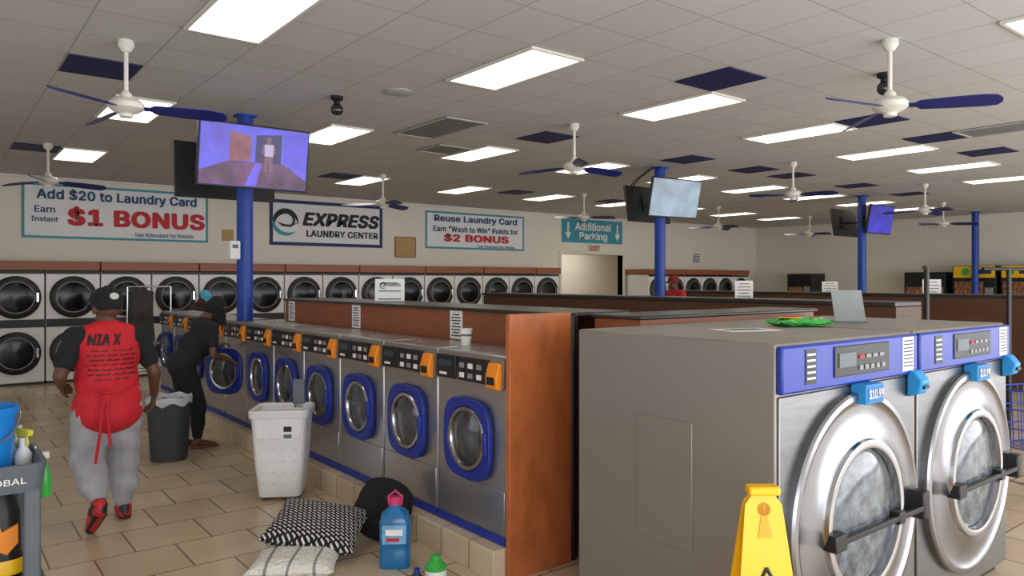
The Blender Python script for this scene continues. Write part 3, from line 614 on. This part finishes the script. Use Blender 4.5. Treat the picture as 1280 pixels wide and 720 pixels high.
# ------------------------------------------------------------------ wire carts on the right, clothes rack
def wcart(lab,loc,rz,col):
    t=thing('laundry_cart',lab,'laundry cart',loc,rz); f=MB(); 
    for z in (.4,.55,.7,.85):
        q=rr(.5+.12*(z-.4),.4+.1*(z-.4),.04,z,2); f.tube(q+[q[0]],.006,6)
    q0=rr(.5,.4,.04,.4,2); q1=rr(.554,.445,.04,.85,2)
    for a,b in zip(q0,q1): f.cyl(a,b,.004,seg=6)
    for k in range(1,8):
        x=-.25+.5*k/8
        for s_ in (-1,1): f.cyl((x,s_*.2,.4),(x*1.1,s_*.222,.85),.004,seg=6)
        f.cyl((x,-.2,.4),(x,.2,.4),.004,seg=6)
    for k in range(1,6):
        y=-.2+.4*k/6
        for s_ in (-1,1): f.cyl((s_*.25,y,.4),(s_*.277,y*1.1,.85),.004,seg=6)
    f.build('wire_basket',col,t)
    g=MB()
    for sx in (-1,1):
        for sy in (-1,1): g.cyl((sx*.2,sy*.15,.4),(sx*.24,sy*.18,.08),.012)
    q=rr(.5,.38,.04,.14,2); g.tube(q+[q[0]],.01,6); g.build('frame',m_steeld,t)
    for sx in (-1,1):
        for sy in (-1,1): MB().cyl((sx*.24-.012,sy*.18,.05),(sx*.24+.012,sy*.18,.05),.05,seg=14).build('wheel',m_dark,t)
    MB().cyl((0,.24,.14),(0,.24,1.8),.018).build('post',m_dark,t); MB().cyl((-.28,.24,1.79),(.28,.24,1.79),.014).build('hanging_bar',m_dark,t)
m_wire=M('blue_wire',(40,70,170),.35)
wcart('blue wire laundry cart behind the big washers, its post left of the other',(5.86,2.2,0),R(20),m_wire)
wcart('blue wire laundry cart cut by the right edge of the photo',(6.85,2.05,0),R(-20),m_wire)
t=thing('garment_cart','chrome rolling cart with hanging rail near the back dryers','cart',(2.62,12.2,0))
f=MB()
for sx in (-1,1): f.cyl((sx*.3,0,.1),(sx*.3,0,1.6),.014)
f.cyl((-.3,0,1.6),(.3,0,1.6),.014); f.cyl((-.3,-.25,.12),(-.3,.25,.12),.014); f.cyl((.3,-.25,.12),(.3,.25,.12),.014); f.build('frame',m_steelp,t)
f=MB()
for z in (.35,.75):
    q=rr(.6,.44,.03,z,2); f.tube(q+[q[0]],.008,6)
    for k in range(7): f.cyl((-.27+.09*k,-.22,z),(-.27+.09*k,.22,z),.004,seg=6)
f.build('wire_shelf',m_steelp,t)
for sx in (-1,1):
    for sy in (-1,1): MB().cyl((sx*.3-.012,sy*.24,.05),(sx*.3+.012,sy*.24,.05),.05).build('wheel',m_dark,t)
lo=[]
for z,w_ in ((1.57,.03),(1.52,.17),(1.3,.16),(1.0,.17),(.78,.19)):
    lo.append([(-.12+w_*math.cos(a_)*(1+.12*math.sin(5*a_)),.05*math.sin(a_)*(1+.5*math.sin(4*a_+z*3)),z) for a_ in [2*PI*k/28 for k in range(28)]])
o=MB().loft(lo).build('garment',M('garment_grey',(64,62,60),.9,noise=.2)); tag(o,'dark grey garment hanging from the chrome cart rail','garment'); o.location=(2.62,12.2,.0)
# ------------------------------------------------------------------ vending machines on right wall
def vending(lab,y,w_,h_,body,win,group=None):
    t=thing('vending_machine',lab,'vending machine',(XR-.85,y,0),-PI/2); MB().box(-w_/2,w_/2,0,.8,.05,h_).build('cabinet',body,t,bevel=.015); MB().box(-w_/2+.04,w_/2-.04,.04,.76,0,.05).build('base',m_dark,t)
    MB().box(-w_/2+.06,w_/2-.3,-.012,0,.5,h_-.42).build('window',win,t); MB().box(w_/2-.26,w_/2-.06,-.015,0,.9,1.5).build('coin_panel',m_vent,t); MB().box(-w_/2+.1,w_/2-.34,-.014,0,.2,.4).build('pickup_flap',m_vent,t)
    return t
mwin=M('snack_window',(110,74,50),.2,noise=.8,scale=14,emit=.25)
t=vending('dark machine with yellow header and green round emblem, against the right wall',8.0,1.05,2.08,m_dark,mwin); MB().box(-.5,.5,-.02,0,1.76,2.07).build('yellow_header',m_yellow,t,bevel=.01); MB().lathe([(.1,-.021),(.1,-.026),(0,-.026)],c=(-.2,0,1.92),axis='y').build('emblem',m_green,t); MB().box(0,.42,-.024,-.02,1.86,1.98).build('header_panel',m_snavy,t)
t=vending('second yellow-headed machine, cut by the right edge',6.85,1.05,2.08,m_dark,mwin); MB().box(-.5,.5,-.02,0,1.76,2.07).build('yellow_header',m_yellow,t,bevel=.01); MB().lathe([(.1,-.021),(.1,-.026),(0,-.026)],c=(-.3,0,1.92),axis='y').build('emblem',m_green,t); MB().box(-.1,.42,-.024,-.02,1.86,1.98).build('header_panel',m_snavy,t)
vending('black vending machine left of the yellow-headed ones',9.25,1.1,1.92,m_dark,mwin)
vending('dark snack machine with glowing window near the far corner',13.05,.85,1.9,m_dark,mwin)
# ------------------------------------------------------------------ people
def remesh(mb,voxel,it=3):
    bmesh.ops.recalc_face_normals(mb.b,faces=mb.b.faces[:]); me=bpy.data.meshes.new('tmp'); mb.b.to_mesh(me); mb.b.free()
    o=bpy.data.objects.new('tmp',me); C.objects.link(o)
    r=o.modifiers.new('r','REMESH'); r.mode='VOXEL'; r.voxel_size=voxel; r.use_smooth_shade=True
    s_=o.modifiers.new('s','SMOOTH'); s_.factor=.5; s_.iterations=it
    dg=bpy.context.evaluated_depsgraph_get(); m2=bpy.data.meshes.new_from_object(o.evaluated_get(dg)); bpy.data.objects.remove(o); bpy.data.meshes.remove(me)
    m2.materials.clear()
    for p in m2.polygons: p.use_smooth=True
    return m2
V=Vector
def hand(mb,W,d,n_,s_):
    W=V(W); d=V(d).normalized(); n_=V(n_); n_=(n_-d*n_.dot(d)).normalized(); s=d.cross(n_)*s_
    for q in (-.028,-.01,.009,.027): mb.cap(W+s*q*.6,W+d*.08+s*q,.014,.0125,8)
    for q,l in ((-.03,.062),(-.011,.078),(.009,.083),(.029,.074)):
        a=W+d*.082+s*q; b=a+(d*.85+n_*.5)*l*.5; c=b+(d*.35+n_*.95)*l*.5; mb.cap(a,b,.0105,.0095,8); mb.cap(b,c,.0095,.008,8)
    a=W+d*.02+s*.024; b=a+(d*.6+s*.75+n_*.3)*.045; c=b+(d*.85+s*.2+n_*.5)*.04; mb.cap(a,b,.014,.011,8); mb.cap(b,c,.011,.009,8)
def torso(mb,J,g,k,inset=0):
    mb.ell(J['pel'],(.17*k+g,.13*k+g,.14+g)); mb.ell(J['bel'],(.16*k+g,.125*k+g,.17+g)); mb.ell(J['che'],(.175*k+g,.122*k+g,.2+g))
    c=V(J['che'])+V((0,0,.1))
    for s_ in 'LR': mb.cap(V(J['sh'+s_]).lerp(c,inset),c,.06*k+g,.07*k+g)
    mb.cap(J['pel'],J['che'],.11*k+g,.11*k+g)
def folds(me,amp,fz,seed=0):
    ns=[v.normal.copy() for v in me.vertices]
    for v,nn in zip(me.vertices,ns):
        x,y,z=v.co; v.co=v.co+nn*amp*(math.sin(fz*z+9*x+seed)*.6+math.sin(fz*.63*z-14*x+7*y+seed*2)*.4)
    return me
def person(lab,loc,rz,J,k,skin,top,pants,shoes,hairm,vest=None,capm=None,sleeve=.8,long_hair=False,bare=False,baggy=0,hsc=1):
    t=thing('person',lab,'person',loc,rz); sm=M('skin_'+lab[:9],skin,.55,noise=.06)
    b=MB(); torso(b,J,0,k)
    for s_,sg in (('L',-1),('R',1)):
        b.cap(J['hip'+s_],J['kn'+s_],.085*k,.058*k); b.cap(J['kn'+s_],J['an'+s_],.056*k,.038*k)
        a=V(J['an'+s_]); to=V(J['to'+s_]); b.cap(a+(V((0,-.03,-.03))),a+V((0,-.03,-.035)),.032); b.cap(a+V((0,0,-.02)),to,.034,.022)
        b.cap(J['sh'+s_],J['el'+s_],.05*k,.04*k); b.cap(J['el'+s_],J['wr'+s_],.04*k,.026*k)
        d=V(J['wr'+s_])-V(J['el'+s_]); hd=V(J.get('hd'+s_,d)); hand(b,J['wr'+s_],hd,J.get('hn'+s_,(-sg,0,0)),J.get('hs'+s_,-sg))
    b.cap(V(J['che'])+V((0,0,.16)),J['head'],.062,.054)
    HM=Matrix.Translation(V(J['head']))@Matrix.Rotation(J.get('turn',0),4,'Z')@Matrix.Rotation(J.get('tilt',0),4,'X')@Matrix.Scale(hsc,4)
    b.ell((0,-.008,.025),(.076,.096,.098),HM); b.ell((0,.028,-.05),(.057,.06,.058),HM)
    b.ell((0,.096,-.012),(.013,.02,.024),HM,10); b.ell((0,.085,-.058),(.024,.012,.011),HM,10); b.ell((0,.075,.03),(.055,.02,.012),HM,10)
    for s_ in (-1,1): b.ell((s_*.079,-.005,-.005),(.011,.021,.031),HM,10)
    link('body',remesh(b,.0075,2),sm,t)
    for s_ in (-1,1):
        e=MB().ell((s_*.03,.083,.008),(.013,.01,.009),HM,10).build('eye',m_paper,t); MB().ell((s_*.03,.092,.008),(.006,.004,.006),HM,8).build('pupil',m_sblack,e)
    h=MB().ell((0,-.022,.04),(.083,.092,.092),HM)
    if long_hair:
        h.ell((0,-.045,-.005),(.088,.075,.1),HM); hp=V(J['head'])
        for s_ in (-1,1):
            # locks hang straight down beside the face
            for q in range(4):
                a=HM@V((s_*.078,-.05+.032*q,.01)); h.cap(a,a+V((s_*.008,.012*(q-1),-.16-.03*(q%3))),.028,.009,8)
    link('hair',remesh(h,.01,2),hairm,t)
    if capm:
        c=MB().lathe([(.094,.015),(.096,.05),(.086,.095),(.052,.128),(.012,.138),(.01,.144),(0,.144)],seg=28)
        for v in c.b.verts: v.co=HM@V((v.co.x*.95,v.co.y*1.12-.005,v.co.z))
        o=c.build('cap',capm,t); c=MB().prism([(.08*math.cos(a_)*1.0,.07+.1*math.sin(a_),.03-.02*math.sin(a_)) for a_ in [PI*k_/10 for k_ in range(11)]],(0,0,.008))
        for v in c.b.verts: v.co=HM@v.co
        c.build('brim',capm,o)
    c=MB(); torso(c,J,.013,k); 
    for s_ in 'LR':
        e=V(J['sh'+s_]).lerp(V(J['el'+s_]),min(1,sleeve)); c.cap(J['sh'+s_],e,.064*k,.06*k)
        if sleeve>1: c.cap(J['el'+s_],V(J['el'+s_]).lerp(V(J['wr'+s_]),sleeve-1),.056*k,.042)
    link('shirt',folds(remesh(c,.011,3),.004,30),top,t)
    vm=None
    if vest:
        c=MB(); torso(c,J,.03,k,.45); p=V(J['pel']); c.ell(p+V((0,0,-.07)),(.205*k,.17*k,.15)); vm=folds(remesh(c,.012,3),.004,26,1)
        link('vest',vm,vest,t)
    c=MB(); c.ell(V(J['pel'])+V((0,0,-.01)),(.182*k,.145*k,.14))
    for s_ in 'LR':
        kn=V(J['kn'+s_]); an=V(J['an'+s_]); md=kn.lerp(an,.6)
        c.cap(J['hip'+s_],kn,.108*k+baggy*.4,.078*k+baggy); c.cap(kn,md,.078*k+baggy,.066*k+baggy); c.cap(md,an+(kn-an)*.14,.066*k+baggy,.05*k+baggy*.4)
    link('trousers',folds(remesh(c,.011,3),.004+baggy*.18,42,2),pants,t)
    for s_ in 'LR':
        a=V(J['an'+s_]); to=V(J['to'+s_]); dn=(to-a); c=MB()
        if bare:
            c.cap(a+V((0,-.05,-.07)),to+V((0,.03,-.025)),.02,.02); c.cap(to+V((-.035,-.03,-.015)),to+V((.035,-.03,-.015)),.015)
        else:
            c.cap(a+V((0,-.02,-.015)),a+dn*.05,.05,.047); c.cap(a+dn*.3+V((0,0,-.0)),to,.05,.038); c.cap(a+V((0,-.035,-.045)),to+V((0,.01,-.012)),.044,.04)
        mm=remesh(c,.009,3)
        o=link('shoe',mm,shoes,t)
        if not bare:
            c=MB().cap(a+V((0,-.04,-.068)),to+V((0,.015,-.022)),.022,.016); c.cap(a+V((.022,-.04,-.068)),to+V((.024,.0,-.022)),.02,.015); c.cap(a+V((-.022,-.04,-.068)),to+V((-.024,.0,-.022)),.02,.015); link('sole',remesh(c,.008,2),m_dark,o)
    return t,vm,HM
J=dict(pel=(0,0,.86),bel=(0,.01,1.02),che=(0,.02,1.2),hipL=(-.095,0,.82),knL=(-.12,.03,.47),anL=(-.11,-.24,.24),toL=(-.12,-.09,.05),hipR=(.095,0,.82),knR=(.13,.13,.45),anR=(.135,.13,.095),toR=(.155,.3,.045),
 shL=(-.2,.01,1.31),elL=(-.3,-.07,1.07),wrL=(-.25,.15,.98),hnL=(1,0,0),shR=(.2,.01,1.31),elR=(.29,-.04,1.05),wrR=(.33,.1,.87),hnR=(-1,0,0),hdR=(.0,.3,-.8),hdL=(.2,.8,-.3),head=(.01,.055,1.5),tilt=R(-8),turn=R(8))
m_red=M('red_vest',(196,26,40),.75,noise=.14,bump=.3); m_jog=M('grey_jogger',(158,158,164),.9,noise=.14,scale=9,bump=.5); m_blk=M('black_cotton',(22,22,25),.9,noise=.25); m_blk2=M('charcoal_cotton',(30,29,34),.9,noise=.3)
m_redshoe=M('red_shoe',(190,24,34),.5,scale=11,rgb2=(24,22,24))
t,vm,HM=person('man in red vest and grey joggers walking away down the aisle',(.97,5.75,0),R(4),J,1.1,(92,60,46),m_blk,m_jog,m_redshoe,m_blk,m_red,m_blk,.68,baggy=.024,hsc=1.12)
bv=BVHTree.FromPolygons([v.co for v in vm.vertices],[tuple(p.vertices) for p in vm.polygons])
def on_back(me,cx,cz):
    for v in me.vertices:
        h=bv.ray_cast(V((cx+v.co.x,-1,cz+v.co.y)),V((0,1,0)))
        v.co=V((cx+v.co.x,(h[0].y if h[0] else -.2)-.007-v.co.z,cz+v.co.y))
    return me
link('vest_lettering',on_back(text_mesh('NIA X',.21,.075,.03,.3),-.045,1.3),m_sblack,t)
for k in range(7):
    m=MB()
    L_=(.26,.3,.28,.31,.28,.3,.22)[k]; x=-L_/2; i=0
    while x<L_/2:
        i+=1
        if (i*7+k*3)%6==0: x+=.012; continue
        wd_=.006+.004*((i*3+k)%3); hh=.008+.005*((i*5+k)%3==0); v=[m.b.verts.new(q) for q in ((x,0,0),(x+wd_,0,0),(x+wd_,hh,0),(x,hh,0))]; m.b.faces.new(v); x+=wd_+.003
    link('vest_print',on_back(m.mesh('vest_print'),0,1.22-.032*k),m_sblack,t)
MB().tube([(-.14,-.185,.98),(-.05,-.21,.95),(.02,-.215,.93),(.08,-.205,.95),(.16,-.175,.98)],.008).tube([(-.06,-.215,.94),(-.09,-.235,.85),(-.1,-.23,.7),(-.13,-.24,.5)],.01).tube([(-.05,-.215,.94),(-.06,-.245,.82),(-.04,-.24,.6)],.009).tube([(-.05,-.215,.95),(-.11,-.24,.97),(-.1,-.24,.93),(-.05,-.215,.94)],.008).build('apron_tie',m_red,t)
c=MB().lathe([(.03,-.004),(0,-.004)],axis='y'); 
for v in c.b.verts: v.co=HM@V((v.co.x*.9,v.co.y-.112,v.co.z*.7+.065))
c.build('cap_emblem',m_paper,t)
J=dict(pel=(0,-.08,.86),bel=(0,.02,1.0),che=(0,.13,1.12),hipL=(-.08,-.07,.82),knL=(-.1,.01,.45),anL=(-.1,-.09,.09),toL=(-.11,.08,.03),hipR=(.08,-.07,.82),knR=(.1,.05,.45),anR=(.1,.04,.09),toR=(.12,.21,.03),
 shL=(-.15,.17,1.22),elL=(-.19,.19,.95),wrL=(-.16,.34,1.0),shR=(.15,.17,1.22),elR=(.2,.16,.94),wrR=(.14,.34,.88),hnL=(0,0,-1),hnR=(0,0,-1),head=(0,.27,1.4),tilt=R(-40))
person('woman in black clothes leaning towards the washer left ajar',(2.08,7.95,0),R(-84),J,.94,(96,64,50),m_blk2,m_blk,M('brown_sandal',(110,66,40),.7),m_blk,sleeve=.6,long_hair=True,bare=True,baggy=.006)
J2=dict(J); person('stooping person in light blue cap partly hidden behind the woman',(3.52,13.3,0),R(-150),J2,.95,(96,64,48),M('dark_jacket',(50,46,50),.9),m_blk,m_blk,m_blk,capm=M('light_blue_cap',(90,170,205),.8),sleeve=1.8)
J3=dict(pel=(0,0,.95),bel=(0,.0,1.12),che=(0,.0,1.33),hipL=(-.09,0,.9),knL=(-.11,.03,.5),anL=(-.11,0,.09),toL=(-.12,.16,.035),hipR=(.09,0,.9),knR=(.11,.03,.5),anR=(.11,0,.09),toR=(.12,.16,.035),
 shL=(-.2,0,1.45),elL=(-.27,0,1.18),wrL=(-.25,.12,.95),shR=(.2,0,1.45),elR=(.27,0,1.18),wrR=(.25,.12,.95),head=(0,.04,1.65),tilt=R(-6))
person('man in red shirt and dark red cap standing beyond the partition',(10.55,8.7,0),R(75),J3,1.05,(92,62,48),M('red_shirt',(190,34,40),.85),m_blk,m_blk,m_blk,capm=M('dark_red_cap',(120,24,30),.85),sleeve=.9)
# ------------------------------------------------------------------ light
wd=bpy.data.worlds.new('world'); S.world=wd; wd.use_nodes=True
bg=wd.node_tree.nodes['Background']; bg.inputs[0].default_value=(.94,.97,1,1); bg.inputs[1].default_value=1.15
def area(name,loc,rot,sx,sy,p,col=(1,.98,.95)):
    l=bpy.data.lights.new(name,'AREA'); l.shape='RECTANGLE'; l.size=sx; l.size_y=sy; l.energy=p; l.color=col
    o=bpy.data.objects.new(name,l); C.objects.link(o); o.location=loc; o.rotation_euler=rot
area('shopfront_daylight',(9,-2.3,1.4),(R(112),0,0),24,2.4,720,(.97,.98,1))
area('corridor_fill',(15.2,16.3,2.85),(0,0,0),2.4,.6,26,(1,.97,.92))  # unseen fill light added to brighten the corridor behind the doorway
